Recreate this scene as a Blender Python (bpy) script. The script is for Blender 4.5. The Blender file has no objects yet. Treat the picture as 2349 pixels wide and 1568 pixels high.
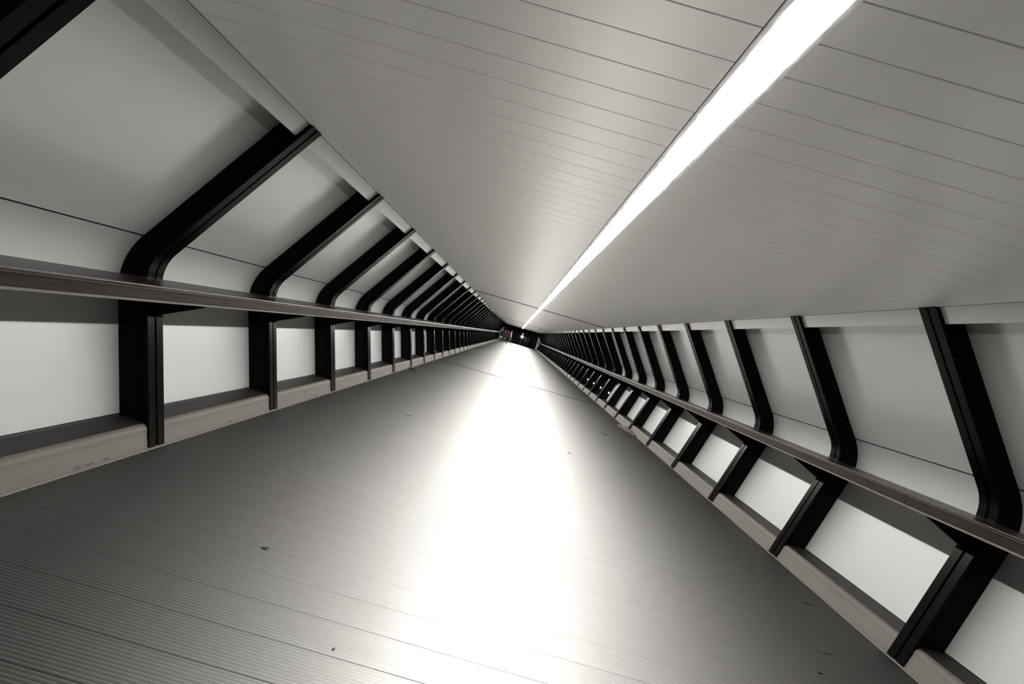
import bpy, bmesh, math, random
from mathutils import Matrix, Vector
random.seed(7)
S = bpy.context.scene
C = S.collection
PI = math.pi

# ------------------------------------------------------------------ camera
CAM_X, CAM_Z, ROLL = -0.523, 1.583, math.radians(16.17)
cd = bpy.data.cameras.new('camera')
cam = bpy.data.objects.new('camera', cd)
C.objects.link(cam)
cd.sensor_width = 36.0
cd.lens = 1254.0 / 2349.0 * 36.0
cd.shift_x = -12.3 / 2349.0
cd.shift_y = -18.2 / 2349.0
cd.clip_start = 0.05
cd.clip_end = 300
r = Vector((math.cos(ROLL), 0, math.sin(ROLL)))
u = Vector((-math.sin(ROLL), 0, math.cos(ROLL)))
b = Vector((0, -1, 0))
M = Matrix((r, u, b)).transposed().to_4x4()
M.translation = Vector((CAM_X, 0, CAM_Z))
cam.matrix_world = M
S.camera = cam

# ------------------------------------------------------------------ world, exposure, lamp strength
w = bpy.data.worlds.new('night')
S.world = w
w.use_nodes = True
w.node_tree.nodes['Background'].inputs[0].default_value = (0.02, 0.022, 0.028, 1)
w.node_tree.nodes['Background'].inputs[1].default_value = 0.05
S.view_settings.view_transform = 'Standard'
S.view_settings.look = 'None'
S.view_settings.exposure = 0.0
S.view_settings.gamma = 1.0
S.view_settings.use_curve_mapping = False
try:
    S.cycles.use_denoising = True
    S.cycles.max_bounces = 10
    S.cycles.diffuse_bounces = 6
    S.cycles.glossy_bounces = 5
    S.cycles.sample_clamp_indirect = 6.0
    S.cycles.caustics_reflective = True
except Exception:
    pass
LED_POWER = 252.0        # the one ceiling light strip
LED_START, LED_END = 0.6, 86.0

# ------------------------------------------------------------------ materials
def mat(name, col, rough=0.5, metal=0.0, spec=0.5, var=0.0, vscale=4.0, stretch=(1, 1, 1), bump=0.0, bscale=40.0,
        emit=None, coat=0.0, coatr=0.15, rvar=0.0, trans=0.0, col2=None):
    m = bpy.data.materials.new(name)
    m.use_nodes = True
    nt = m.node_tree
    p = nt.nodes['Principled BSDF']
    p.inputs['Base Color'].default_value = (*col, 1)
    p.inputs['Roughness'].default_value = rough
    p.inputs['Metallic'].default_value = metal
    p.inputs['Specular IOR Level'].default_value = spec
    if coat:
        p.inputs['Coat Weight'].default_value = coat
        p.inputs['Coat Roughness'].default_value = coatr
    if trans:
        p.inputs['Transmission Weight'].default_value = trans
    if emit:
        p.inputs['Emission Color'].default_value = (*emit[0], 1)
        p.inputs['Emission Strength'].default_value = emit[1]
    if var or bump or rvar:
        tc = nt.nodes.new('ShaderNodeNewGeometry')
        mp = nt.nodes.new('ShaderNodeMapping')
        mp.inputs['Scale'].default_value = stretch
        nt.links.new(tc.outputs['Position'], mp.inputs['Vector'])
        n = nt.nodes.new('ShaderNodeTexNoise')
        n.inputs['Scale'].default_value = vscale
        n.inputs['Detail'].default_value = 6
        nt.links.new(mp.outputs[0], n.inputs['Vector'])
        if var:
            mx = nt.nodes.new('ShaderNodeMix')
            mx.data_type = 'RGBA'
            mx.inputs['A'].default_value = (*[c * (1 - var) for c in col], 1)
            mx.inputs['B'].default_value = (*(col2 or [min(1, c * (1 + var)) for c in col]), 1)
            rp = nt.nodes.new('ShaderNodeMapRange')
            rp.inputs['From Min'].default_value = 0.3
            rp.inputs['From Max'].default_value = 0.7
            nt.links.new(n.outputs['Fac'], rp.inputs['Value'])
            nt.links.new(rp.outputs[0], mx.inputs['Factor'])
            nt.links.new(mx.outputs['Result'], p.inputs['Base Color'])
        if rvar:
            rr = nt.nodes.new('ShaderNodeMapRange')
            rr.inputs['From Min'].default_value = 0.3
            rr.inputs['From Max'].default_value = 0.7
            rr.inputs['To Min'].default_value = rough - rvar
            rr.inputs['To Max'].default_value = rough + rvar
            nt.links.new(n.outputs['Fac'], rr.inputs['Value'])
            nt.links.new(rr.outputs[0], p.inputs['Roughness'])
        if bump:
            n2 = nt.nodes.new('ShaderNodeTexNoise')
            n2.inputs['Scale'].default_value = bscale
            n2.inputs['Detail'].default_value = 4
            nt.links.new(mp.outputs[0], n2.inputs['Vector'])
            bp = nt.nodes.new('ShaderNodeBump')
            bp.inputs['Strength'].default_value = bump
            bp.inputs['Distance'].default_value = 0.01
            nt.links.new(n2.outputs['Fac'], bp.inputs['Height'])
            nt.links.new(bp.outputs[0], p.inputs['Normal'])
    return m

MT = {
    'ceil': mat('satin painted ceiling metal', (0.94, 0.925, 0.90), rough=0.30, metal=0.20, spec=0.9),
    'dark': mat('dark void board', (0.006, 0.006, 0.006), rough=0.8, var=0.2),
    'floor': mat('ribbed aluminium deck', (0.088, 0.086, 0.082), rough=0.50, metal=1.0, coat=0, coatr=0.62, var=0.06, vscale=3.0, stretch=(0.3, 6, 1), rvar=0.04),
    'wall': mat('white enamel wall panel', (0.25, 0.248, 0.243), rough=0.22, spec=0.95, var=0.015, vscale=2.0),
    'wallsatin': mat('satin white lower panel', (0.215, 0.214, 0.21), rough=0.42, spec=0.6, var=0.015, vscale=2.0),
    'steel': mat('black painted steel', (0.0012, 0.0012, 0.0012), rough=0.25, spec=0.035),
    'steelweb': mat('matte black painted steel', (0.0012, 0.0012, 0.0012), rough=0.6, spec=0.05),
    'wood': mat('dark varnished hardwood', (0.009, 0.0048, 0.0035), rough=0.30, spec=0.28, var=0.35, vscale=3.0, stretch=(8, 0.6, 8), bump=0.05),
    'woodlight': mat('pale timber lipping', (0.10, 0.075, 0.055), rough=0.4, var=0.2, stretch=(8, 0.6, 8)),
    'bar': mat('dull stainless bar', (0.13, 0.12, 0.11), rough=0.45, metal=0.9, var=0.05),
    'kerb': mat('tan painted kerb', (0.062, 0.056, 0.048), rough=0.6, spec=0.12, var=0.10, vscale=3.0, stretch=(1, 0.5, 3), bump=0.05, bscale=60),
    'kerbtop': mat('dark grey kerb capping', (0.010, 0.009, 0.0085), rough=0.5, spec=0.12, var=0.1, vscale=5),
    'trim': mat('aluminium edge trim', (0.16, 0.15, 0.14), rough=0.4, metal=0.5, var=0.08),
    'lip': mat('white light housing', (0.8, 0.8, 0.8), rough=0.4, var=0.01),
    'led': mat('light diffuser', (0.9, 0.9, 0.9), rough=0.5, emit=((1.0, 0.99, 0.965), LED_POWER)),
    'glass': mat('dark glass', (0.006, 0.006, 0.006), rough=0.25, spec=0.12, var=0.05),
    'plate': mat('grey frosted side glazing', (0.16, 0.16, 0.155), rough=0.35, var=0.1, vscale=6),
    'lamp': mat('bulkhead lamp lens', (0.9, 0.9, 0.9), rough=0.3, emit=((0.93, 0.95, 1.0), 6.0)),
    'lobby': mat('black lobby surface', (0.006, 0.006, 0.006), rough=0.7, spec=0.1, var=0.2),
    'skin': mat('skin', (0.05, 0.03, 0.024), rough=0.55, var=0.05),
    'eye': mat('eye', (0.02, 0.015, 0.01), rough=0.2, var=0.1),
    'hair': mat('dark hair', (0.015, 0.011, 0.008), rough=0.6, var=0.3, vscale=30),
    'hoodwhite': mat('white cloth', (0.85, 0.84, 0.82), rough=0.8, var=0.03, vscale=10),
    'pink': mat('pink cloth', (0.42, 0.16, 0.20), rough=0.8, var=0.08, vscale=10),
    'jeans': mat('grey denim', (0.035, 0.038, 0.043), rough=0.8, var=0.15, vscale=20),
    'black': mat('black cloth', (0.004, 0.0038, 0.0038), rough=0.85, var=0.2, vscale=12),
    'brown': mat('brown wool', (0.06, 0.03, 0.024), rough=0.9, var=0.2, vscale=12),
    'maroon': mat('dark red wool', (0.10, 0.03, 0.03), rough=0.9, var=0.2, vscale=12),
    'shoe': mat('dark shoe leather', (0.02, 0.017, 0.016), rough=0.4, var=0.1),
    'bag': mat('white plastic bag', (0.5, 0.5, 0.5), rough=0.45, var=0.03, vscale=12),
    'leaf_dark': mat('dark dry leaf', (0.008, 0.005, 0.0035), rough=0.7, var=0.3, vscale=40),
    'leaf_pale': mat('pale dry leaf', (0.13, 0.12, 0.085), rough=0.7, var=0.2, vscale=40),
    'leaf_green': mat('green leaf', (0.015, 0.026, 0.011), rough=0.6, var=0.2, vscale=40),
    'paper': mat('scrap paper', (0.28, 0.275, 0.26), rough=0.8, var=0.04, vscale=20),
    'scarf': mat('brown crumpled cloth', (0.018, 0.008, 0.0065), rough=0.85, var=0.3, vscale=25),
    'stain': mat('dark scuff', (0.008, 0.006, 0.005), rough=0.8, var=0.3, vscale=60),
}

# the deck: brushed metal whose highlight falls off smoothly (Beckmann lobe) over a trace of diffuse dirt
def deck_material():
    m = MT['floor']; nt = m.node_tree
    p = nt.nodes['Principled BSDF']
    src = p.inputs['Base Color'].links[0].from_socket
    g = nt.nodes.new('ShaderNodeBsdfAnisotropic')
    g.distribution = 'BECKMANN'
    g.inputs['Roughness'].default_value = FLOOR_ROUGH
    d = nt.nodes.new('ShaderNodeBsdfDiffuse')
    d.inputs['Color'].default_value = FLOOR_DIFF
    a = nt.nodes.new('ShaderNodeAddShader')
    g3 = nt.nodes.new('ShaderNodeBsdfAnisotropic'); g3.distribution = 'BECKMANN'     # worn, polished ridge tops
    g3.inputs['Roughness'].default_value = 0.40
    g3.inputs['Color'].default_value = (0.042, 0.041, 0.039, 1)
    a2 = nt.nodes.new('ShaderNodeAddShader')
    nt.links.new(g3.outputs[0], a2.inputs[0]); nt.links.new(d.outputs[0], a2.inputs[1])
    nt.links.new(src, g.inputs['Color'])
    nt.links.new(g.outputs[0], a.inputs[0]); nt.links.new(a2.outputs[0], a.inputs[1])
    # thin clear anodised film: dielectric reflection, stronger at low angles
    fr = nt.nodes.new('ShaderNodeFresnel'); fr.inputs['IOR'].default_value = 1.45
    g2 = nt.nodes.new('ShaderNodeBsdfAnisotropic'); g2.distribution = 'BECKMANN'
    g2.inputs['Roughness'].default_value = 0.72
    g2.inputs['Color'].default_value = (0.55, 0.54, 0.52, 1)
    mx = nt.nodes.new('ShaderNodeMixShader')
    nt.links.new(fr.outputs[0], mx.inputs[0])
    nt.links.new(a.outputs[0], mx.inputs[1]); nt.links.new(g2.outputs[0], mx.inputs[2])
    nt.links.new(mx.outputs[0], nt.nodes['Material Output'].inputs['Surface'])
    nt.nodes.remove(p)
FLOOR_ROUGH, FLOOR_DIFF = 0.58, (0.008, 0.0078, 0.0075, 1)
deck_material()

# ------------------------------------------------------------------ helpers
def link(name, me, m=None, parent=None, loc=(0, 0, 0), smooth=False):
    if m is not None and not me.materials:
        me.materials.append(m)
    if smooth:
        for p in me.polygons:
            p.use_smooth = True
    o = bpy.data.objects.new(name, me)
    C.objects.link(o)
    o.location = loc
    if parent is not None:
        o.parent = parent
    return o

def tag(o, label=None, cat=None, group=None, kind=None):
    if label: o['label'] = label
    if cat: o['category'] = cat
    if group: o['group'] = group
    if kind: o['kind'] = kind
    return o

def empty(name, loc=(0, 0, 0), **k):
    o = bpy.data.objects.new(name, None)
    C.objects.link(o)
    o.location = loc
    o.empty_display_size = 0.2
    return tag(o, **k)

def mesh(name, vs, fs):
    me = bpy.data.meshes.new(name)
    me.from_pydata(vs, [], fs)
    me.update()
    return me

def fix(me):
    bm = bmesh.new(); bm.from_mesh(me)
    bmesh.ops.recalc_face_normals(bm, faces=bm.faces[:])
    bm.to_mesh(me); bm.free()
    return me

def prism_y(name, prof, y0, y1, caps=True):
    """closed (x,z) profile swept along Y"""
    n = len(prof)
    vs = [(x, y0, z) for x, z in prof] + [(x, y1, z) for x, z in prof]
    fs = [(i, (i + 1) % n, n + (i + 1) % n, n + i) for i in range(n)]
    if caps:
        fs += [tuple(range(n))[::-1], tuple(range(n, 2 * n))]
    return fix(mesh(name, vs, fs))

def prism_x(name, prof, x0, x1):
    """closed (y,z) profile swept along X"""
    n = len(prof)
    vs = [(x0, y, z) for y, z in prof] + [(x1, y, z) for y, z in prof]
    fs = [(i, (i + 1) % n, n + (i + 1) % n, n + i) for i in range(n)]
    fs += [tuple(range(n))[::-1], tuple(range(n, 2 * n))]
    return fix(mesh(name, vs, fs))

def box(name, x0, x1, y0, y1, z0, z1, bev=0.0):
    bm = bmesh.new()
    bmesh.ops.create_cube(bm, size=1)
    for v in bm.verts:
        v.co = Vector(((x0 + x1) / 2 + v.co.x * (x1 - x0), (y0 + y1) / 2 + v.co.y * (y1 - y0), (z0 + z1) / 2 + v.co.z * (z1 - z0)))
    if bev:
        bmesh.ops.bevel(bm, geom=bm.edges[:], offset=bev, segments=2, affect='EDGES')
    me = bpy.data.meshes.new(name); bm.to_mesh(me); bm.free()
    return me

# cross-section of the bridge, right-hand side (x>0); everything on the left is its mirror
CEIL_Z = 2.65
LO_P, LO_K = (2.919, 0.0), 0.304        # lower line leans outwards
UP_P, UP_K = (2.411, 2.65), 0.683       # upper line leans back in
def section(o_lo, o_up, z0=0.0, z1=CEIL_Z, R=None, seg=9):
    """open polyline (x,z) at an outward offset from the flange face"""
    if R is None: R = 0.30 + o_lo
    a, c = math.atan(LO_K), math.atan(UP_K)
    xl = LO_P[0] + o_lo / math.cos(a)          # x at z=0
    xu = UP_P[0] + o_up / math.cos(c)          # x at z=2.65
    zk = (xu + UP_K * CEIL_Z - xl) / (LO_K + UP_K)
    xk = xl + LO_K * zk
    t = R * math.tan((a + c) / 2)
    p0 = (xk - math.sin(a) * t, zk - math.cos(a) * t)
    cx, cz = p0[0] - math.cos(a) * R, p0[1] + math.sin(a) * R
    pts = [(xl + LO_K * z0, z0)]
    for i in range(seg + 1):
        ang = -a + (a + c) * i / seg
        pts.append((cx + R * math.cos(ang), cz + R * math.sin(ang)))
    pts.append((xu + UP_K * (CEIL_Z - z1), z1))
    return pts

def cut(poly, za, zb):
    """the stretch of an open polyline between two heights"""
    out = []
    for (x0, z0), (x1, z1) in zip(poly, poly[1:]):
        if z1 < za or z0 > zb: continue
        f0 = max(0, (za - z0) / (z1 - z0)); f1 = min(1, (zb - z0) / (z1 - z0))
        q0 = (x0 + (x1 - x0) * f0, z0 + (z1 - z0) * f0); q1 = (x0 + (x1 - x0) * f1, z0 + (z1 - z0) * f1)
        if not out or abs(out[-1][1] - q0[1]) > 1e-6: out.append(q0)
        out.append(q1)
    return out

def sheet(name, poly, y0, y1, th, side):
    """an open section polyline thickened outwards and swept along Y (side = -1 left, 1 right)"""
    outer = []
    n = len(poly)
    for i, (x, z) in enumerate(poly):
        a = poly[max(0, i - 1)]; c = poly[min(n - 1, i + 1)]
        dx, dz = c[0] - a[0], c[1] - a[1]; l = math.hypot(dx, dz)
        outer.append((x + dz / l * th, z - dx / l * th))
    prof = [(side * x, z) for x, z in poly + outer[::-1]]
    me = prism_y(name, prof, y0, y1, caps=False)
    # end caps as quads so curved sheets stay clean
    bm = bmesh.new(); bm.from_mesh(me); bm.verts.ensure_lookup_table()
    N = len(prof)
    for k in (0, N):
        for i in range(n - 1):
            try: bm.faces.new((bm.verts[k + i], bm.verts[k + i + 1], bm.verts[k + N - 2 - i], bm.verts[k + N - 1 - i]))
            except ValueError: pass
    bmesh.ops.recalc_face_normals(bm, faces=bm.faces[:])
    bm.to_mesh(me); bm.free()
    return me

def smooth_by_angle(me, deg=35):
    bm = bmesh.new(); bm.from_mesh(me)
    for f in bm.faces: f.smooth = True
    for e in bm.edges:
        if len(e.link_faces) == 2 and e.calc_face_angle(0) > math.radians(deg): e.smooth = False
    bm.to_mesh(me); bm.free()
    return me

RIB_Y = lambda j: 0.073 + 2.0 * j     # near edge of rib j; rib 1 is the first in view
FL_W = 0.175
J0, J1 = 0, 42
Y_END = 86.0
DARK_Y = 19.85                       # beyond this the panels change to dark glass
WALL_LO, WALL_UP = 0.262, 0.212
WALL_R = 0.52

# ------------------------------------------------------------------ ceiling
ceiling = empty('ceiling', kind='structure', label='pale satin metal ceiling of narrow cross planks')
link('backing_board', box('backing_board', -2.46, 2.46, -0.6, Y_END, 2.672, 2.70), MT['dark'], ceiling)
PW, GAP, PH0 = 0.2058, 0.0035, 1.610
def cplank(x0, x1, wd):
    c = 0.002
    return prism_x('ceiling_plank', [(c, 2.65), (wd - c, 2.65), (wd, 2.65 + c), (wd, 2.668), (0, 2.668), (0, 2.65 + c)], x0, x1)
cpl = cplank(-2.43, -0.080, PW - GAP); cpl.materials.append(MT['ceil'])
cpr = cplank(0.0912, 2.43, PW - GAP); cpr.materials.append(MT['ceil'])
kmin = math.ceil((-0.6 - PH0) / PW)
far_v, far_f = [], []
k = kmin
while True:
    y = PH0 + k * PW + GAP / 2
    if y + PW > Y_END: break
    wd = PW - GAP
    if y < 19.13 < y + PW or y < 49.0 < y + PW:      # expansion joints: one narrower plank
        wd -= 0.035
    if -1 <= y <= 15.0:
        for me in (cpl, cpr):
            link('ceiling_plank', me, None, ceiling, (0, y, 0))
    else:
        for x0, x1 in ((-2.43, -0.080), (0.0912, 2.43)):
            n = len(far_v); c = 0.002
            pr = [(0, 2.668), (0, 2.65 + c), (c, 2.65), (wd - c, 2.65), (wd, 2.65 + c), (wd, 2.668)]
            far_v += [(x0, y + a, z) for a, z in pr] + [(x1, y + a, z) for a, z in pr]
            far_f += [(n + i, n + i + 6, n + i + 7, n + i + 1) for i in range(5)]
    k += 1
tag(link('far_planks', fix(mesh('far_planks', far_v, far_f)), MT['ceil'], ceiling), kind='stuff')

for y, h_ in ((19.13, .018), (49.0, .020)):
    for x0, x1 in ((-2.40, -0.085), (0.098, 2.40)):
        link('joint_strip', box('joint_strip', x0, x1, y - .02, y + .02, 2.65 - h_, 2.652, .003), MT['kerbtop'], ceiling)

# ------------------------------------------------------------------ floor
floor = empty('floor', kind='structure', label='pale ribbed aluminium deck planks laid across the bridge')
link('underlay', box('underlay', -3.3, 3.3, -0.6, Y_END, -0.12, -0.03), MT['dark'], floor)
DW, DPH, NR = 0.25, 2.397, 12
def deck_profile(wd=DW, nr=NR):
    pr = []
    g = 0.0007; pitch = (wd - 2 * g) / nr
    for i in range(nr):
        a = g + i * pitch
        pr += [(a, -0.0055), (a + pitch * 0.28, -0.0004), (a + pitch * 0.5, 0.0), (a + pitch * 0.72, -0.0004)]
    pr.append((wd - g, -0.0055))
    return pr
def deck_mesh(name, wd=DW):
    pr = deck_profile(wd)
    vs, fs = [], []
    for i, (y, z) in enumerate(pr): vs += [(-2.925, y, z), (2.925, y, z)]
    for i in range(len(pr) - 1): fs.append((2 * i, 2 * i + 1, 2 * i + 3, 2 * i + 2))
    n = len(vs)
    vs += [(-2.925, pr[0][0], -0.028), (2.925, pr[0][0], -0.028), (-2.925, pr[-1][0], -0.028), (2.925, pr[-1][0], -0.028)]
    e = 2 * (len(pr) - 1)
    fs += [(0, n, n + 1, 1), (e, e + 1, n + 3, n + 2), (n, n + 2, n + 3, n + 1)]
    return smooth_by_angle(fix(mesh(name, vs, fs)), 60)
dk = deck_mesh('deck_plank'); dk.materials.append(MT['floor'])
far_v, far_f = [], []
k = math.ceil((-0.6 - DPH) / DW)
while True:
    y = DPH + k * DW
    if y + DW > Y_END: break
    if -1 <= y <= 15.0:
        link('deck_plank', dk, None, floor, (0, y, 0))
    else:
        wd = DW - (0.03 if y < 18.7 < y + DW else 0)
        pr = deck_profile(wd)
        n = len(far_v)
        for a, z in pr: far_v += [(-2.925, y + a, z), (2.925, y + a, z)]
        far_f += [(n + 2 * i, n + 2 * i + 1, n + 2 * i + 3, n + 2 * i + 2) for i in range(len(pr) - 1)]
        e = len(far_v); far_v += [(-2.925, y + pr[-1][0], -0.028), (2.925, y + pr[-1][0], -0.028), (-2.925, y + pr[0][0], -0.028), (2.925, y + pr[0][0], -0.028)]
        far_f += [(e - 2, e - 1, e + 1, e), (n, e + 2, e + 3, n + 1)]
    k += 1
tag(link('far_planks', smooth_by_angle(mesh('far_planks', far_v, far_f), 60), MT['floor'], floor), kind='stuff')
link('joint_strip', box('joint_strip', -2.88, 2.88, 18.68, 18.72, -0.01, 0.010, .003), MT['kerbtop'], floor)
for i, s in enumerate((-1, 1)):
    x0, x1 = sorted((s * 2.902, s * 2.938))
    tr = link('trim_%d' % (i + 1), box('edge_trim', x0, x1, -0.6, Y_END, -0.02, 0.004, 0.0015), MT['trim'])
    tag(tr, 'thin pale metal edge strip along the foot of the %s kerb' % ('left' if s < 0 else 'right'), kind='structure')

# ------------------------------------------------------------------ walls, kerbs, fascia
for s, nm in ((-1, 'left'), (1, 'right')):
    wl = empty('wall_' + nm, kind='structure', label='%s wall of curved white enamel panels between black ribs' % nm)
    bs = empty('baseboard_' + nm, kind='structure', label='low tan kerb running along the %s wall between the ribs' % nm)
    sec = section(WALL_LO, WALL_UP, z1=2.67, R=WALL_R, seg=12)
    lo = cut(sec, 0.176, 1.496)
    up = cut(sec, 1.516, 2.66)
    L = 1.985
    me_lo = smooth_by_angle(sheet('lower_panel', lo, 0, L, 0.02, s)); me_lo.materials.append(MT['wallsatin'])
    me_up = smooth_by_angle(sheet('upper_panel', up, 0, L, 0.02, s)); me_up.materials.append(MT['wall'])
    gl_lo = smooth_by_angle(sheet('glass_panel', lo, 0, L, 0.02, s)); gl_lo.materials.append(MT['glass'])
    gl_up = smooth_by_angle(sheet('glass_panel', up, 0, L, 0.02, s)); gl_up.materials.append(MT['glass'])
    # joint backing seen as the dark line between the two rows
    link('joint_backing', sheet('joint_backing', cut([(x + 0.022, z) for x, z in sec], 0.10, 2.66), -0.6, Y_END, 0.02, s), MT['dark'], wl)
    fa = cut(section(0.030, 0.030, z1=2.66), 2.542, 2.655)
    me_fa = sheet('fascia_board', fa, 0, 1.997, 0.016, s); me_fa.materials.append(MT['wall'])
    x0, x1 = sorted((s * 2.43, s * 2.66))
    me_bounce = box('bounce_board', x0, x1, 0, 1.997, 2.6505, 2.664); me_bounce.materials.append(MT['wall'])  # white board added to bounce light into the cavity behind the fascia
    # kerb: rounded front, flat top
    kx = lambda z, o: LO_P[0] + LO_K * z + o
    kp = [(kx(-0.02, 0.012), -0.02), (kx(0.10, 0.016), 0.10)]
    for i in range(7):
        t = i / 6 * PI / 2
        kp.append((kx(0.12, 0.016) + 0.045 * (1 - math.cos(t)), 0.12 + 0.045 * math.sin(t)))
    kp += [(kx(0.12, 0.016) + 0.05, 0.165), (kx(0.12, 0.016) + 0.05, -0.02)]
    cx0 = kx(0.12, 0.016) + 0.0505
    cp = [(cx0, -0.02), (cx0, 0.1645), (cx0 + 0.004, 0.166), (3.222, 0.166), (3.226, 0.164), (3.226, -0.02)]
    me_c = prism_y('kerb_cap', [(s * x, z) for x, z in cp], 0, 1.935); me_c.materials.append(MT['kerbtop'])
    me_k = smooth_by_angle(prism_y('kerb_block', [(s * x, z) for x, z in kp], 0, 1.935), 40); me_k.materials.append(MT['kerb'])
    for j in range(J0, J1 + 1):
        yc = RIB_Y(j) + FL_W / 2
        link('kerb_block', me_k, None, bs, (0, yc + 0.032, 0))
        link('bounce_board', me_bounce, None, wl, (0, yc, 0))
        link('kerb_cap', me_c, None, bs, (0, yc + 0.032, 0))
        link('fascia_board', me_fa, None, wl, (0, yc, 0))
        if j < 9:
            link('lower_panel', me_lo, None, wl, (0, yc + 0.007, 0))
            link('upper_panel', me_up, None, wl, (0, yc + 0.007, 0))
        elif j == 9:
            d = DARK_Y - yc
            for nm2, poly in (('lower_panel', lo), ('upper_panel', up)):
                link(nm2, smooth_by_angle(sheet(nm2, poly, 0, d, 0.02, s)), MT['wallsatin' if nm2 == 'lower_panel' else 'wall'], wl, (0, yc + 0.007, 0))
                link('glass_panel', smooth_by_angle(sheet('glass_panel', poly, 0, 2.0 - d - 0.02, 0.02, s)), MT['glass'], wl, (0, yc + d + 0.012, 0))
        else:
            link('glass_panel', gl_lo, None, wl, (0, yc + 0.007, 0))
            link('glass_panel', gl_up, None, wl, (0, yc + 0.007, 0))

bl = bpy.data.objects['baseboard_left']
for y, L_, h_ in ((3.42, .05, .010), (3.52, .07, .007), (3.66, .05, .011), (5.24, .10, .008), (7.47, .14, .010)):
    rd = random.Random(int(y * 100)); n = 8
    vs = []
    for xo in (2.9345, 2.9310):
        for i in range(n + 1):
            zz = 0.012 + h_ * rd.uniform(.2, 1.0); vs.append((-(xo + .304 * zz), y + (i / n - .5) * L_, zz))
        for i in range(n, -1, -1):
            zz = 0.010 + h_ * rd.uniform(-.3, .2); vs.append((-(xo + .304 * zz), y + (i / n - .5) * L_, zz))
    m_ = 2 * (n + 1)
    fs = []
    for k_ in (0, m_): fs += [(k_ + i, k_ + i + 1, k_ + m_ - 2 - i, k_ + m_ - 1 - i) for i in range(n)]
    fs += [(i, (i + 1) % m_, m_ + (i + 1) % m_, m_ + i) for i in range(m_)]
    link('scuff_mark', fix(mesh('scuff_mark', vs, fs)), MT['stain'], bl)

# ------------------------------------------------------------------ far end: grey side glazing, black lobby
end = empty('wall_end', (0, Y_END, 0), kind='structure', label='dark lobby at the far end of the bridge with grey side glazing')
for s in (-1, 1):
    pts = [(x, z) for x, z in section(WALL_LO, WALL_UP, z1=2.67, R=WALL_R, seg=12)]
    dense = []
    for a, c in zip(pts, pts[1:]):
        for i in range(8): dense.append((a[0] + (c[0] - a[0]) * i / 8, a[1] + (c[1] - a[1]) * i / 8))
    poly = [(2.78, 0.0)] + [p for p in dense if p[0] > 2.80 and p[1] > 0] + [(2.78, 2.42)]
    link('side_glazing', prism_y('side_glazing', [(s * x, z) for x, z in poly], -0.04, -0.01), MT['plate'], end)
    x0, x1 = sorted((s * 2.78, s * 3.55))
    link('glazing_rail', box('glazing_rail', x0, x1, -0.07, -0.045, 1.08, 1.16, 0.004), MT['bar'], end)
    x0, x1 = sorted((s * 3.62, s * 3.70))
    link('side_wall', box('side_wall', x0, x1, 0, 8, 0, 2.9), MT['lobby'], end)
link('back_wall', box('back_wall', -3.7, 3.7, 7.9, 8.0, 0, 2.9), MT['lobby'], end)
link('lobby_ceiling', box('lobby_ceiling', -3.7, 3.7, 0.0, 8, 2.66, 2.9), MT['lobby'], end)
link('lobby_floor', box('lobby_floor', -3.7, 3.7, 0.0, 8, -0.1, 0.0), MT['lobby'], end)
for i, x in enumerate((-2.1, -0.7, 0.7, 2.1)):
    d = empty('door_%d' % (i + 1), (x, Y_END + 5.0, 0), kind='structure', label='dark glazed lobby door leaf at the far end')
    link('door_frame', prism_y('door_frame', [(-0.69, 0), (0.69, 0), (0.69, 2.3), (-0.69, 2.3)], 0.03, 0.04), MT['lobby'], d)
    for xa, xb, za, zb in ((-0.69, -0.63, 0.01, 2.3), (0.63, 0.69, 0.01, 2.3), (-0.63, 0.63, 0.01, 0.12), (-0.63, 0.63, 2.2, 2.3)):
        link('stile', box('stile', xa, xb, 0, 0.03, za, zb, 0.004), MT['steelweb'], d)
    hx = 0.5
    link('door_handle', box('door_handle', hx - 0.02, hx + 0.02, -0.06, -0.03, 0.75, 1.55, 0.008), MT['bar'], d)
sg = link('lobby_sign', box('lobby_sign', -0.28, 0.28, -0.02, 0, -0.09, 0.09, 0.01), MT['plate'], None, (-1.66, Y_END + 4.9, 1.56))
tag(sg, 'small pale grey plate on the lobby doors at the far end of the bridge', 'sign')

dl = empty('fill_lamp', (0.2, Y_END + 1.0, 2.655), label='unseen fill lamp added over the people in the dark lobby', cat='light')  # added lamp, hidden from view, brightens the people in the lobby
bm = bmesh.new(); bmesh.ops.create_cone(bm, cap_ends=True, segments=20, radius1=0.09, radius2=0.09, depth=0.01)
me = bpy.data.meshes.new('lens'); bm.to_mesh(me); bm.free()
link('lens', me, mat('downlight lens', (0.9, 0.9, 0.9), emit=((1, 0.97, 0.93), 90.0)), dl)
bm = bmesh.new(); bmesh.ops.create_cone(bm, cap_ends=False, segments=20, radius1=0.105, radius2=0.095, depth=0.03)
me = bpy.data.meshes.new('bezel'); bm.to_mesh(me); bm.free()
link('bezel', me, MT['steelweb'], dl, (0, 0, -0.01))

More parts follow.
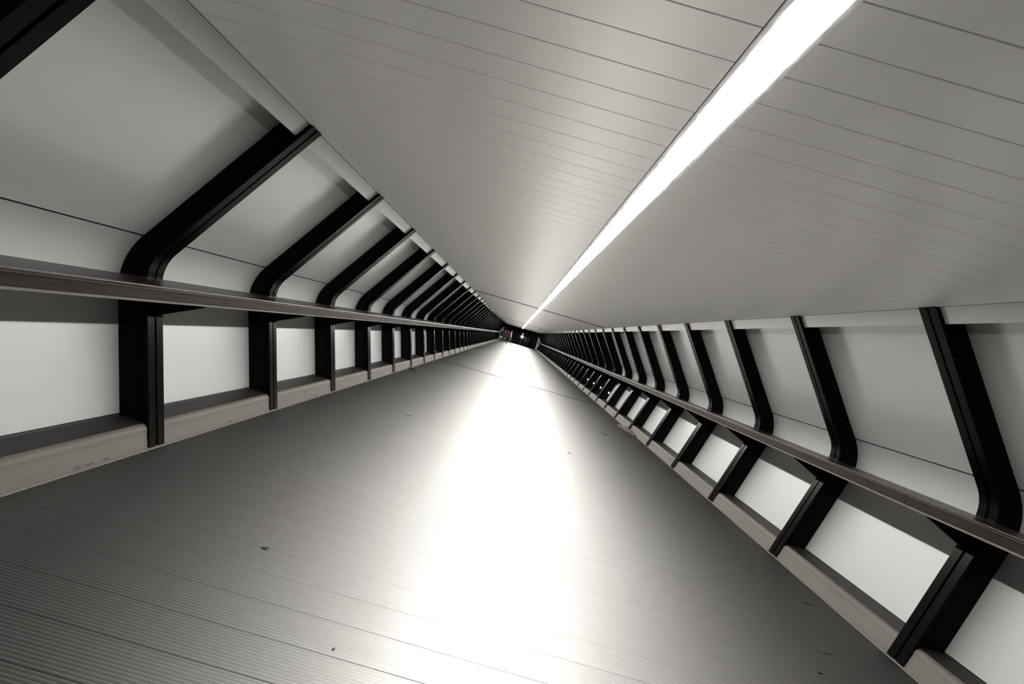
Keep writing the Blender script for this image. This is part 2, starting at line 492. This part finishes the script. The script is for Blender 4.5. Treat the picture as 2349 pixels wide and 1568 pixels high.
# ------------------------------------------------------------------ ceiling light strip
led = empty('ceiling_light_strip', (0.008, LED_START, CEIL_Z), label='long bright white light strip down the middle of the ceiling', cat='light')
hw, dp = 0.058, 0.0016
vs, fs = [], []
n = int((LED_END - LED_START) / 0.5)
pr = [(-hw, 0.0), (-hw, -dp * 0.7), (-hw * 0.88, -dp), (hw * 0.88, -dp), (hw, -dp * 0.7), (hw, 0.0)]
for i in range(n + 1):
    y = (LED_END - LED_START) * i / n
    vs += [(x, y, z) for x, z in pr]
for i in range(n):
    for q in range(5):
        a = i * 6 + q
        fs.append((a, a + 1, a + 7, a + 6))
me = mesh('diffuser', vs, fs)
bm = bmesh.new(); bm.from_mesh(me)
for f in bm.faces: f.normal_flip() if False else None
bm.to_mesh(me); bm.free()
link('diffuser', me, MT['led'], led)
for x0, x1 in ((-0.083, -0.0581), (0.0581, 0.083)):
    link('housing_lip', box('housing_lip', x0, x1, 0, LED_END - LED_START, -0.0002, 0.0215), MT['lip'], led)

# ------------------------------------------------------------------ ribs
ORD = ['first', 'second', 'third', 'fourth', 'fifth', 'sixth', 'seventh', 'eighth', 'ninth', 'tenth', 'eleventh', 'twelfth',
       'thirteenth', 'fourteenth', 'fifteenth', 'sixteenth']
def flange_mesh(s):
    """two flat strips with a recessed groove between them, bent along the section"""
    a = section(0.0, 0.0, z0=0.0, z1=2.648)
    c = section(0.030, 0.030, z0=0.0, z1=2.648)
    g = section(0.018, 0.018, z0=0.0, z1=2.648)
    ys = [(0.0, a), (0.076, a), (0.079, g), (0.096, g), (0.099, a), (FL_W, a), (FL_W, c), (0.0, c)]
    n = len(a); m = len(ys)
    vs = [(s * p[i][0], y, p[i][1]) for i in range(n) for y, p in ys]
    fs = []
    for i in range(n - 1):
        for q in range(m):
            fs.append((i * m + q, i * m + (q + 1) % m, (i + 1) * m + (q + 1) % m, (i + 1) * m + q))
    fs += [tuple(range(m)), tuple(range((n - 1) * m, n * m))]
    me = smooth_by_angle(fix(mesh('flange', vs, fs)), 30); me.materials.append(MT['steel'])
    return me
def web_mesh(s):
    a = section(0.030, 0.030, z0=0.0, z1=2.648, seg=12)
    c = section(WALL_LO - 0.002, WALL_UP - 0.002, z0=0.0, z1=2.648, R=WALL_R, seg=12)
    n = len(a); vs = []
    for y in (0.0575, 0.1175):
        vs += [(s * x, y, z) for x, z in a] + [(s * x, y, z) for x, z in c]
    fs = []
    for k_ in (0, 2 * n):
        for i in range(n - 1): fs.append((k_ + i, k_ + i + 1, k_ + n + i + 1, k_ + n + i))
    for base in (0, n):
        for i in range(n - 1): fs.append((base + i, base + i + 1, base + 2 * n + i + 1, base + 2 * n + i))
    fs += [(0, n, 3 * n, 2 * n), (n - 1, 2 * n - 1, 4 * n - 1, 3 * n - 1)]
    me = fix(mesh('web', vs, fs)); me.materials.append(MT['steelweb'])
    return me
RAIL_IN, RAIL_OUT, RAIL_B, RAIL_T = 2.850, 3.250, 1.140, 1.228
def bracket_mesh(s):
    pts = [(LO_P[0] + LO_K * 0.95 - 0.0, 0.950), (2.862, 1.112), (2.862, 1.119), (2.908, 1.119), (2.908, RAIL_B - 0.007), (LO_P[0] + LO_K * 1.10 + 0.01, RAIL_B - 0.006)]
    me = prism_y('bracket', [(s * x, z) for x, z in pts], 0.074, 0.101); me.materials.append(MT['steelweb'])
    return me
def saddle_mesh(s):
    x0, x1 = sorted((s * 2.91, s * 3.22))
    me = box('saddle_plate', x0, x1, 0.03, 0.145, RAIL_B - 0.006, RAIL_B - 0.0006, 0.0008); me.materials.append(MT['bar'])
    return me
for s, nm in ((-1, 'left'), (1, 'right')):
    fm, wm, bm_, sm = flange_mesh(s), web_mesh(s), bracket_mesh(s), saddle_mesh(s)
    for j in range(J0, J1 + 1):
        if j < 1:
            lab, grp = 'black steel rib of the %s wall beside or behind the camera' % nm, 'ribs behind the camera on the %s' % nm
        elif j <= 16:
            lab, grp = 'black steel rib, %s from the camera along the %s wall' % (ORD[j - 1], nm), 'steel ribs along the %s wall' % nm
            if j == 1 and s < 0: lab = 'nearest black rib, crossing the top left corner of the picture'
        else:
            lab, grp = 'thin-looking black rib in the distant dark stretch of the %s wall' % nm, 'steel ribs along the far %s wall' % nm
        rb = empty('steel_rib', (0, RIB_Y(j), 0), label=lab, cat='rib', group=grp)
        for n_, me in (('flange', fm), ('web', wm), ('bracket', bm_), ('saddle_plate', sm)):
            link(n_, me, None, rb)

# ------------------------------------------------------------------ handrails
for s, nm in ((-1, 'left'), (1, 'right')):
    rail = empty('handrail', (0, 0, 0), label='broad dark wooden handrail running the length of the %s wall' % nm, cat='handrail', group='handrails')
    cuts = [-0.6, 4.4, 11.9, 19.4, 26.9, 34.4, 41.9, 49.4, 56.9, 64.4, 71.9, 79.4, 85.95]
    prof = [(RAIL_IN + 0.004, RAIL_B), (RAIL_IN, RAIL_B + 0.006), (RAIL_IN, 1.196), (RAIL_IN + 0.004, 1.199), (RAIL_IN + 0.004, 1.203),
            (RAIL_IN, 1.206), (RAIL_IN + 0.001, 1.214), (RAIL_IN + 0.012, 1.219), (RAIL_IN + 0.022, 1.219), (RAIL_IN + 0.026, RAIL_T),
            (RAIL_OUT - 0.006, RAIL_T), (RAIL_OUT, RAIL_T - 0.006), (RAIL_OUT, RAIL_B + 0.04), (RAIL_OUT - 0.1, RAIL_B)]
    for a, c in zip(cuts, cuts[1:]):
        link('rail_board', prism_y('rail_board', [(s * x, z) for x, z in prof], a + 0.002, c - 0.002), MT['wood'], rail)
        x0, x1 = sorted((s * 2.866, s * 2.903))
        link('support_bar', box('support_bar', x0, x1, a + 0.002, c - 0.002, RAIL_B - 0.020, RAIL_B - 0.0006), MT['bar'], rail)

# ------------------------------------------------------------------ small lamps behind the right rail
for i, (y, lab) in enumerate(((19.97, 'nearest of the small white lamps low on the right wall'), (21.95, 'second of the small white lamps low on the right wall'),
                              (23.95, 'third small white lamp low on the right wall, further off'), (25.95, 'smallest and farthest white lamp low on the right wall'))):
    zz = 0.44; xw = 2.919 + 0.274 + LO_K * zz
    lm = empty('bulkhead_lamp', (xw, y, zz), label=lab, cat='lamp', group='bulkhead lamps low on the right wall')
    lm.rotation_euler = (0, math.atan(LO_K), 0)
    link('lamp_housing', box('lamp_housing', -0.035, -0.001, -0.075, 0.075, -0.05, 0.05, 0.008), MT['steel'], lm)
    link('lens', box('lens', -0.046, -0.0355, -0.06, 0.06, -0.036, 0.036, 0.004), MT['lamp'], lm)

# ------------------------------------------------------------------ people
def skin_mesh(name, joints, edges, m, sub=1):
    me = bpy.data.meshes.new(name)
    me.from_pydata([j_[0] for j_ in joints], edges, [])
    o = bpy.data.objects.new(name, me)
    C.objects.link(o)
    md = o.modifiers.new('s', 'SKIN')
    for i, j_ in enumerate(joints):
        rr = j_[1] if isinstance(j_[1], tuple) else (j_[1], j_[1])
        me.skin_vertices[0].data[i].radius = rr
        me.skin_vertices[0].data[i].use_root = (i == 0)
    md.use_smooth_shade = True
    ss = o.modifiers.new('b', 'SUBSURF'); ss.levels = sub; ss.render_levels = sub
    dg = bpy.context.evaluated_depsgraph_get()
    dg.update()
    out = bpy.data.meshes.new_from_object(o.evaluated_get(dg))
    out.name = name
    bpy.data.objects.remove(o)
    bpy.data.meshes.remove(me)
    out.materials.clear(); out.materials.append(m)
    for p in out.polygons: p.use_smooth = True
    return out

def ellipsoid(name, c, rad, m, zmin=-1.0, seg=12):
    bm = bmesh.new()
    bmesh.ops.create_uvsphere(bm, u_segments=seg, v_segments=8, radius=1)
    for v in list(bm.verts):
        if v.co.z < zmin: v.co.z = zmin
        v.co = Vector((c[0] + v.co.x * rad[0], c[1] + v.co.y * rad[1], c[2] + v.co.z * rad[2]))
    me = bpy.data.meshes.new(name); bm.to_mesh(me); bm.free()
    for p in me.polygons: p.use_smooth = True
    me.materials.append(m)
    return me

def person(loc, rz, h, label, top, legs, hair='hair', stride=0.0, arms='down', coat=False, hood=False, scarf=None, z=0):
    """faces local -Y; 1 unit = full height before scaling"""
    root = empty('person', loc, label=label, cat='person', group='people at the far end')
    root.rotation_euler = (0, 0, rz)
    k_ = h
    st = stride
    P = {}
    P['pel'] = (0, 0, .53); P['wai'] = (0, 0, .61); P['che'] = (0, .005, .72); P['sho'] = (0, .008, .80)
    P['nec'] = (0, .0, .845); P['hd0'] = (0, -.006, .885); P['hd1'] = (0, -.008, .935); P['hd2'] = (0, .0, .972)
    for sd, sg_ in (('l', -1), ('r', 1)):
        f = st * sg_
        P['hip' + sd] = (sg_ * .050, 0, .50)
        P['kne' + sd] = (sg_ * .052, -.02 - f * .45, .285)
        P['ank' + sd] = (sg_ * .055, .01 - f * 1.0 + (.03 if f < 0 else 0), .045)
        P['toe' + sd] = (sg_ * .06, -.085 - f * 1.0 + (.02 if f < 0 else 0), .016)
        P['shd' + sd] = (sg_ * .098, .006, .795)
        if arms == 'down':
            P['elb' + sd] = (sg_ * .125, .02 + f * .35, .63); P['wri' + sd] = (sg_ * .135, -.01 + f * .6, .49); P['pal' + sd] = (sg_ * .136, -.02 + f * .65, .46)
        else:
            P['elb' + sd] = (sg_ * .12, .0, .64); P['wri' + sd] = (sg_ * .06, -.11, .62); P['pal' + sd] = (sg_ * .035, -.125, .625)
    def V(n): return tuple(c * k_ for c in P[n])
    # body: one continuous skinned mesh including fingers
    J, E, idx = [], [], {}
    def add(n, p, r_, to=None):
        idx[n] = len(J); J.append((p, tuple(q * k_ for q in r_) if isinstance(r_, tuple) else r_ * k_))
        if to is not None: E.append((idx[to], idx[n]))
    add('pel', V('pel'), (.075, .055)); add('wai', V('wai'), (.066, .048), 'pel'); add('che', V('che'), (.080, .055), 'wai')
    add('sho', V('sho'), (.06, .045), 'che'); add('nec', V('nec'), .030, 'sho'); add('hd0', V('hd0'), (.038, .042), 'nec')
    add('hd1', V('hd1'), (.044, .052), 'hd0'); add('hd2', V('hd2'), (.034, .040), 'hd1')
    add('nose', tuple(c * k_ for c in (0, -.062, .918)), .007, 'hd1')
    for sd, sg_ in (('l', -1), ('r', 1)):
        add('ear' + sd, tuple(c * k_ for c in (sg_ * .050, .004, .925)), .007, 'hd1')
        add('hip' + sd, V('hip' + sd), .048, 'pel'); add('kne' + sd, V('kne' + sd), .032, 'hip' + sd)
        add('ank' + sd, V('ank' + sd), .020, 'kne' + sd); add('toe' + sd, V('toe' + sd), (.022, .012), 'ank' + sd)
        add('shd' + sd, V('shd' + sd), .034, 'sho'); add('elb' + sd, V('elb' + sd), .023, 'shd' + sd)
        add('wri' + sd, V('wri' + sd), .015, 'elb' + sd); add('pal' + sd, V('pal' + sd), (.018, .011), 'wri' + sd)
        w_, p_ = Vector(P['wri' + sd]), Vector(P['pal' + sd]); d_ = (p_ - w_).normalized()
        sidev = Vector((0, 1, 0)) if arms == 'down' else Vector((0, 0, 1))
        curl = Vector((-sg_, 0, 0))
        for fi, (off, ln) in enumerate(((-.014, .036), (-.005, .042), (.005, .040), (.014, .031))):
            a_ = p_ + sidev * off + d_ * .012; b_ = a_ + d_ * ln * .5; c_ = b_ + (d_ * .8 + curl * .5).normalized() * ln * .5
            add('f%s%da' % (sd, fi), tuple(a_ * k_), .0052, 'pal' + sd); add('f%s%db' % (sd, fi), tuple(b_ * k_), .005, 'f%s%da' % (sd, fi))
            add('f%s%dc' % (sd, fi), tuple(c_ * k_), .0042, 'f%s%db' % (sd, fi))
        a_ = w_ + d_ * .012 - sidev * .02; b_ = a_ + d_ * .02 - sidev * .006
        add('t%sa' % sd, tuple(a_ * k_), .006, 'wri' + sd); add('t%sb' % sd, tuple(b_ * k_), .005, 't%sa' % sd)
    link('body', skin_mesh('body', J, E, MT['skin']), None, root)
    # clothes
    J, E = [], []
    idx.clear()
    g = .010
    add('pel', V('pel'), (.078 + g, .060 + g)); add('wai', V('wai'), (.070 + g, .055 + g), 'pel'); add('che', V('che'), (.083 + g, .062 + g), 'wai')
    add('sho', V('sho'), (.062 + g, .05 + g), 'che'); add('nec', tuple(c * k_ for c in (0, .003, .835)), .036, 'sho')
    if coat:
        add('hem', tuple(c * k_ for c in (0, 0, .40)), (.10, .07), 'pel'); add('hem2', tuple(c * k_ for c in (0, 0, .34)), (.102, .072), 'hem')
    for sd in 'lr':
        add('shd' + sd, V('shd' + sd), .040, 'sho'); add('elb' + sd, V('elb' + sd), .032, 'shd' + sd); add('wri' + sd, V('wri' + sd), .024, 'elb' + sd)
    link('coat' if coat else 'jacket', skin_mesh('jacket', J, E, MT[top]), None, root)
    J, E = [], []
    idx.clear()
    add('pel', tuple(c * k_ for c in (0, 0, .535)), (.076, .058))
    for sd in 'lr':
        add('hip' + sd, V('hip' + sd), .054, 'pel'); add('kne' + sd, V('kne' + sd), .039, 'hip' + sd); add('ank' + sd, V('ank' + sd), .031, 'kne' + sd)
    link('trousers', skin_mesh('trousers', J, E, MT[legs]), None, root)
    for sd in 'lr':
        a_, t_ = Vector(V('ank' + sd)), Vector(V('toe' + sd))
        c_ = (a_ + t_) / 2
        link('shoe', ellipsoid('shoe', (c_.x, c_.y, .024 * k_), (.030 * k_, .078 * k_, .026 * k_), MT['shoe'], -0.92), None, root)
    if hood:
        link('hood', ellipsoid('hood', (0, .012 * k_, .935 * k_), (.058 * k_, .062 * k_, .072 * k_), MT[top], -0.95), None, root)
    else:
        link('hair', ellipsoid('hair', (0, .012 * k_, .945 * k_), (.054 * k_, .060 * k_, .056 * k_), MT[hair], -0.35), None, root)
    for sg_ in (-1, 1):
        link('eye', ellipsoid('eye', (sg_ * .018 * k_, -.0555 * k_, .932 * k_), (.007 * k_, .004 * k_, .005 * k_), MT['eye'], seg=8), None, root)
    if scarf:
        link('scarf', ellipsoid('scarf', (0, -.004 * k_, .835 * k_), (.058 * k_, .056 * k_, .026 * k_), MT[scarf]), None, root)
    return root

def bag(loc, rz, h, label):
    vs, fs = [], []
    rings = [(0.0, .11, .05), (0.04, .15, .075), (0.22, .14, .065), (0.30, .10, .035), (0.34, .05, .02)]
    nseg = 12
    for z, a, c in rings:
        for i in range(nseg):
            t = 2 * PI * i / nseg; wob = 1 + .08 * math.sin(3 * t + z * 20)
            vs.append((a * h * wob * math.cos(t), c * h * wob * math.sin(t), z * h))
    for q in range(len(rings) - 1):
        for i in range(nseg):
            fs.append((q * nseg + i, q * nseg + (i + 1) % nseg, (q + 1) * nseg + (i + 1) % nseg, (q + 1) * nseg + i))
    fs += [tuple(range(nseg))[::-1], tuple(range(4 * nseg, 5 * nseg))]
    e = empty('carrier_bag', loc, label=label, cat='bag', group='white bags carried by the left group')
    e.rotation_euler = (0, 0, rz)
    link('sack', mesh('sack', vs, fs), MT['bag'], e, smooth=True)
    # loop handle
    hv, hf = [], []
    for i in range(9):
        t = PI * i / 8
        cx, cz = .035 * math.cos(t), (0.33 + .10 * math.sin(t) * 1.0) * h
        for q in range(4):
            a = PI / 2 * q
            hv.append((cx + .006 * math.cos(a), .006 * math.sin(a), cz + .006 * math.sin(a + .7)))
    for i in range(8):
        for q in range(4): hf.append((i * 4 + q, i * 4 + (q + 1) % 4, (i + 1) * 4 + (q + 1) % 4, (i + 1) * 4 + q))
    link('handle', mesh('handle', hv, hf), MT['bag'], e)
    return e

person((-1.31, 72.0, 0), math.radians(95), 1.80, 'person in a pink top and grey jeans striding across the far end', 'pink', 'jeans', stride=.13)
pA = person((-2.52, 74.0, 0), math.radians(160), 1.72, 'dark-clothed person nearest the left wall at the far end', 'black', 'black')
pB = person((-2.17, 72.6, 0), math.radians(190), 1.76, 'dark-clothed person in the middle of the left group at the far end', 'black', 'black', stride=.05)
pC = person((-1.86, 75.2, 0), math.radians(165), 1.74, 'dark-clothed person with a dull red scarf, right of the left group', 'black', 'black', scarf='maroon')
for (px_, py_, rz_, hh, sg_, f_), sc_, lab in (((-2.52, 74.0, math.radians(160), 1.72, 1, 0), .78, 'white carrier bag held nearest the left wall'),
                                          ((-2.17, 72.6, math.radians(190), 1.76, 1, .05), .62, 'smallest white carrier bag, in the middle of the left group'),
                                          ((-1.86, 75.2, math.radians(165), 1.74, 1, 0), .88, 'largest white carrier bag, right of the left group')):
    hx_, hy_, hz_ = sg_ * (.135 * hh + .05), (-.035 + f_ * .65) * hh, (.445) * hh
    bag((px_ + hx_ * math.cos(rz_) - hy_ * math.sin(rz_), py_ + hx_ * math.sin(rz_) + hy_ * math.cos(rz_), hz_ - .43 * sc_), rz_, sc_, lab)
person((0.34, 88.0, 0), math.radians(165), 1.95, 'person in a white hooded top standing in the dark lobby', 'hoodwhite', 'black', arms='bent', hood=True)
person((0.95, 88.4, 0), math.radians(200), 1.74, 'person in a long brown coat beside the white hooded top', 'brown', 'black', coat=True)
person((1.45, 88.8, 0), math.radians(150), 1.68, 'person in black, rightmost of the three in the dark lobby', 'black', 'black')

# ------------------------------------------------------------------ litter and leaves
def leaf(name, loc, rz, L_, W_, m, label, cat='leaf', curl=0.25, group='leaves and litter on the deck', seed=0):
    rd = random.Random(seed)
    n = 7
    rows = []
    for i in range(n + 1):
        t = i / n
        wd = W_ * .5 * math.sin(PI * min(1, max(.03, t * .94 + .03))) * (1 + rd.uniform(-.18, .18))
        zc = .002 + curl * L_ * .25 * (abs(t - .5) * 2) ** 2
        rows.append(((t - .5) * L_, wd, zc, rd.uniform(-.1, .1) * W_))
    vs, fs = [], []
    th = .0012
    for x, wd, zc, dy in rows:
        for q, ff in ((-1, .35), (0, 0), (1, .35)):
            vs.append((x, dy + q * wd, zc + ff * wd * curl * 2))
    N = len(vs)
    vs += [(x, y, z + th) for x, y, z in vs]
    for i in range(n):
        for q in range(2):
            a = i * 3 + q
            fs.append((a, a + 1, a + 4, a + 3)); fs.append((N + a, N + a + 3, N + a + 4, N + a + 1))
    rim = [i * 3 for i in range(n + 1)] + [n * 3 + 1] + [i * 3 + 2 for i in range(n, -1, -1)] + [1]
    for a, c in zip(rim, rim[1:] + rim[:1]): fs.append((a, c, N + c, N + a))
    o = link(name, fix(mesh(name, vs, fs)), MT[m], None, loc)
    o.rotation_euler = (0, 0, rz)
    return tag(o, label, cat, group)

leaf('paper_scrap', (-2.246, 21.75, 0.001), 0.0, .30, .07, 'paper', 'long pale paper strip on the deck towards the left wall', 'litter', .05, seed=1)
leaf('paper_scrap', (-2.167, 28.84, 0.001), 0.3, .20, .09, 'paper', 'small pale scrap on the far deck, beyond the long paper strip', 'litter', .2, seed=2)
leaf('paper_scrap', (-1.504, 32.65, 0.001), 0.2, .28, .10, 'paper', 'faint white scrap on the bright far deck left of centre', 'litter', .1, seed=3)
leaf('paper_scrap', (-2.66, 31.2, 0.001), 0.6, .30, .16, 'paper', 'crumpled white scrap against the far left kerb', 'litter', .5, seed=4)
leaf('paper_scrap', (-2.60, 28.7, 0.001), 0.1, .22, .10, 'paper', 'pale scrap just in front of the crumpled one by the left kerb', 'litter', .2, seed=5)
leaf('paper_scrap', (-2.66, 47.4, 0.001), 0.1, .35, .14, 'paper', 'farthest pale scrap by the left kerb', 'litter', .2, seed=6)
leaf('dry_leaf', (-1.718, 8.04, 0.001), 0.2, .10, .05, 'leaf_pale', 'small pale yellow leaf on the left half of the deck', 'leaf', .4, seed=7)
leaf('dry_leaf', (0.795, 8.68, 0.001), 0.4, .07, .045, 'leaf_pale', 'small pale leaf on the deck right of the bright reflection', 'leaf', .4, seed=8)
leaf('paper_scrap', (2.116, 22.27, 0.001), 0.1, .14, .06, 'paper', 'small white scrap on the far deck near the right kerb', 'litter', .3, seed=9)
leaf('dry_leaf', (1.938, 12.0, 0.001), 0.3, .16, .06, 'leaf_dark', 'small dark leaf on the deck left of the brown scarf', 'leaf', .3, seed=10)
leaf('dry_leaf', (2.62, 4.86, 0.001), -0.2, .09, .028, 'leaf_dark', 'dark leaf nearest the right kerb, beyond the thin twig', 'leaf', .4, seed=11)
leaf('dry_leaf', (2.008, 3.595, 0.001), 0.4, .05, .03, 'scarf', 'small brown leaf on the deck just below the curled twig', 'leaf', .4, seed=12)
leaf('dry_leaf', (-1.571, 3.136, 0.001), 0.2, .045, .025, 'leaf_dark', 'tiny dark leaf on the near left deck', 'leaf', .3, seed=13)
leaf('dry_leaf', (-0.92, 2.445, 0.001), 0.5, .014, .012, 'leaf_dark', 'dark speck of leaf on the near deck left of the reflection', 'leaf', .3, seed=14)
# curled twig
jo = [((0, 0, .006), .0035), ((.03, -.035, .006), .004), ((.06, -.045, .007), .0035), ((.10, -.03, .008), .0025)]
tw = link('twig', skin_mesh('twig', jo, [(0, 1), (1, 2), (2, 3)], MT['leaf_dark']), None, None, (2.20, 3.96, 0))
tag(tw, 'thin curled brown twig on the near right deck', 'twig', 'leaves and litter on the deck')
# green leaf cluster at the foot of the fifth-sixth rib on the left
gl = empty('green_sprig', (-2.80, 13.75, 0), label='green sprig with a pale leaf at the foot of a left rib', cat='leaf', group='leaves and litter on the deck')
jo = [((-.10, 0, .012), .005), ((0, .01, .03), .006), ((.10, -.01, .035), .005)]
link('stem', skin_mesh('stem', jo, [(0, 1), (1, 2)], MT['leaf_green']), None, gl)
for i, (x, y, rz, m) in enumerate(((-.07, .0, 2.8, 'leaf_green'), (-.02, -.04, 4.0, 'leaf_green'), (.03, .05, 1.0, 'leaf_green'), (.12, -.02, -.4, 'leaf_pale'))):
    o = leaf('leaf_blade', (x, y, .008), rz, .15, .08, m, None, None, .5, None, seed=20 + i)
    o.parent = gl
# brown scarf against the right kerb
pts, nn = [], 16
vs, fs = [], []
for i in range(nn + 1):
    t = i / nn
    x = 2.69 + .19 * t ** .6; y = 14.40 - 1.25 * t
    wd = .10 * math.sin(PI * min(.97, .12 + t * .85)) + .02
    hz = .07 * math.sin(PI * min(.97, .1 + t * .85)) + .012
    for q in range(9):
        a = PI * q / 8
        wob = 1 + .18 * math.sin(5 * t * PI + q * 1.7)
        vs.append((x - wd * math.cos(a) * wob * .8, y + .04 * math.sin(q * 2 + i), .001 + hz * math.sin(a) * wob))
for i in range(nn):
    for q in range(8): fs.append((i * 9 + q, i * 9 + q + 1, (i + 1) * 9 + q + 1, (i + 1) * 9 + q))
    fs.append((i * 9, (i + 1) * 9, (i + 1) * 9 + 8, i * 9 + 8))
fs += [tuple(range(9)), tuple(range(nn * 9, nn * 9 + 9))]
sc = link('crumpled_cloth', fix(mesh('crumpled_cloth', vs, fs)), MT['scarf'], None, smooth=True)
tag(sc, 'crumpled brown cloth lying along the foot of the right kerb', 'cloth')
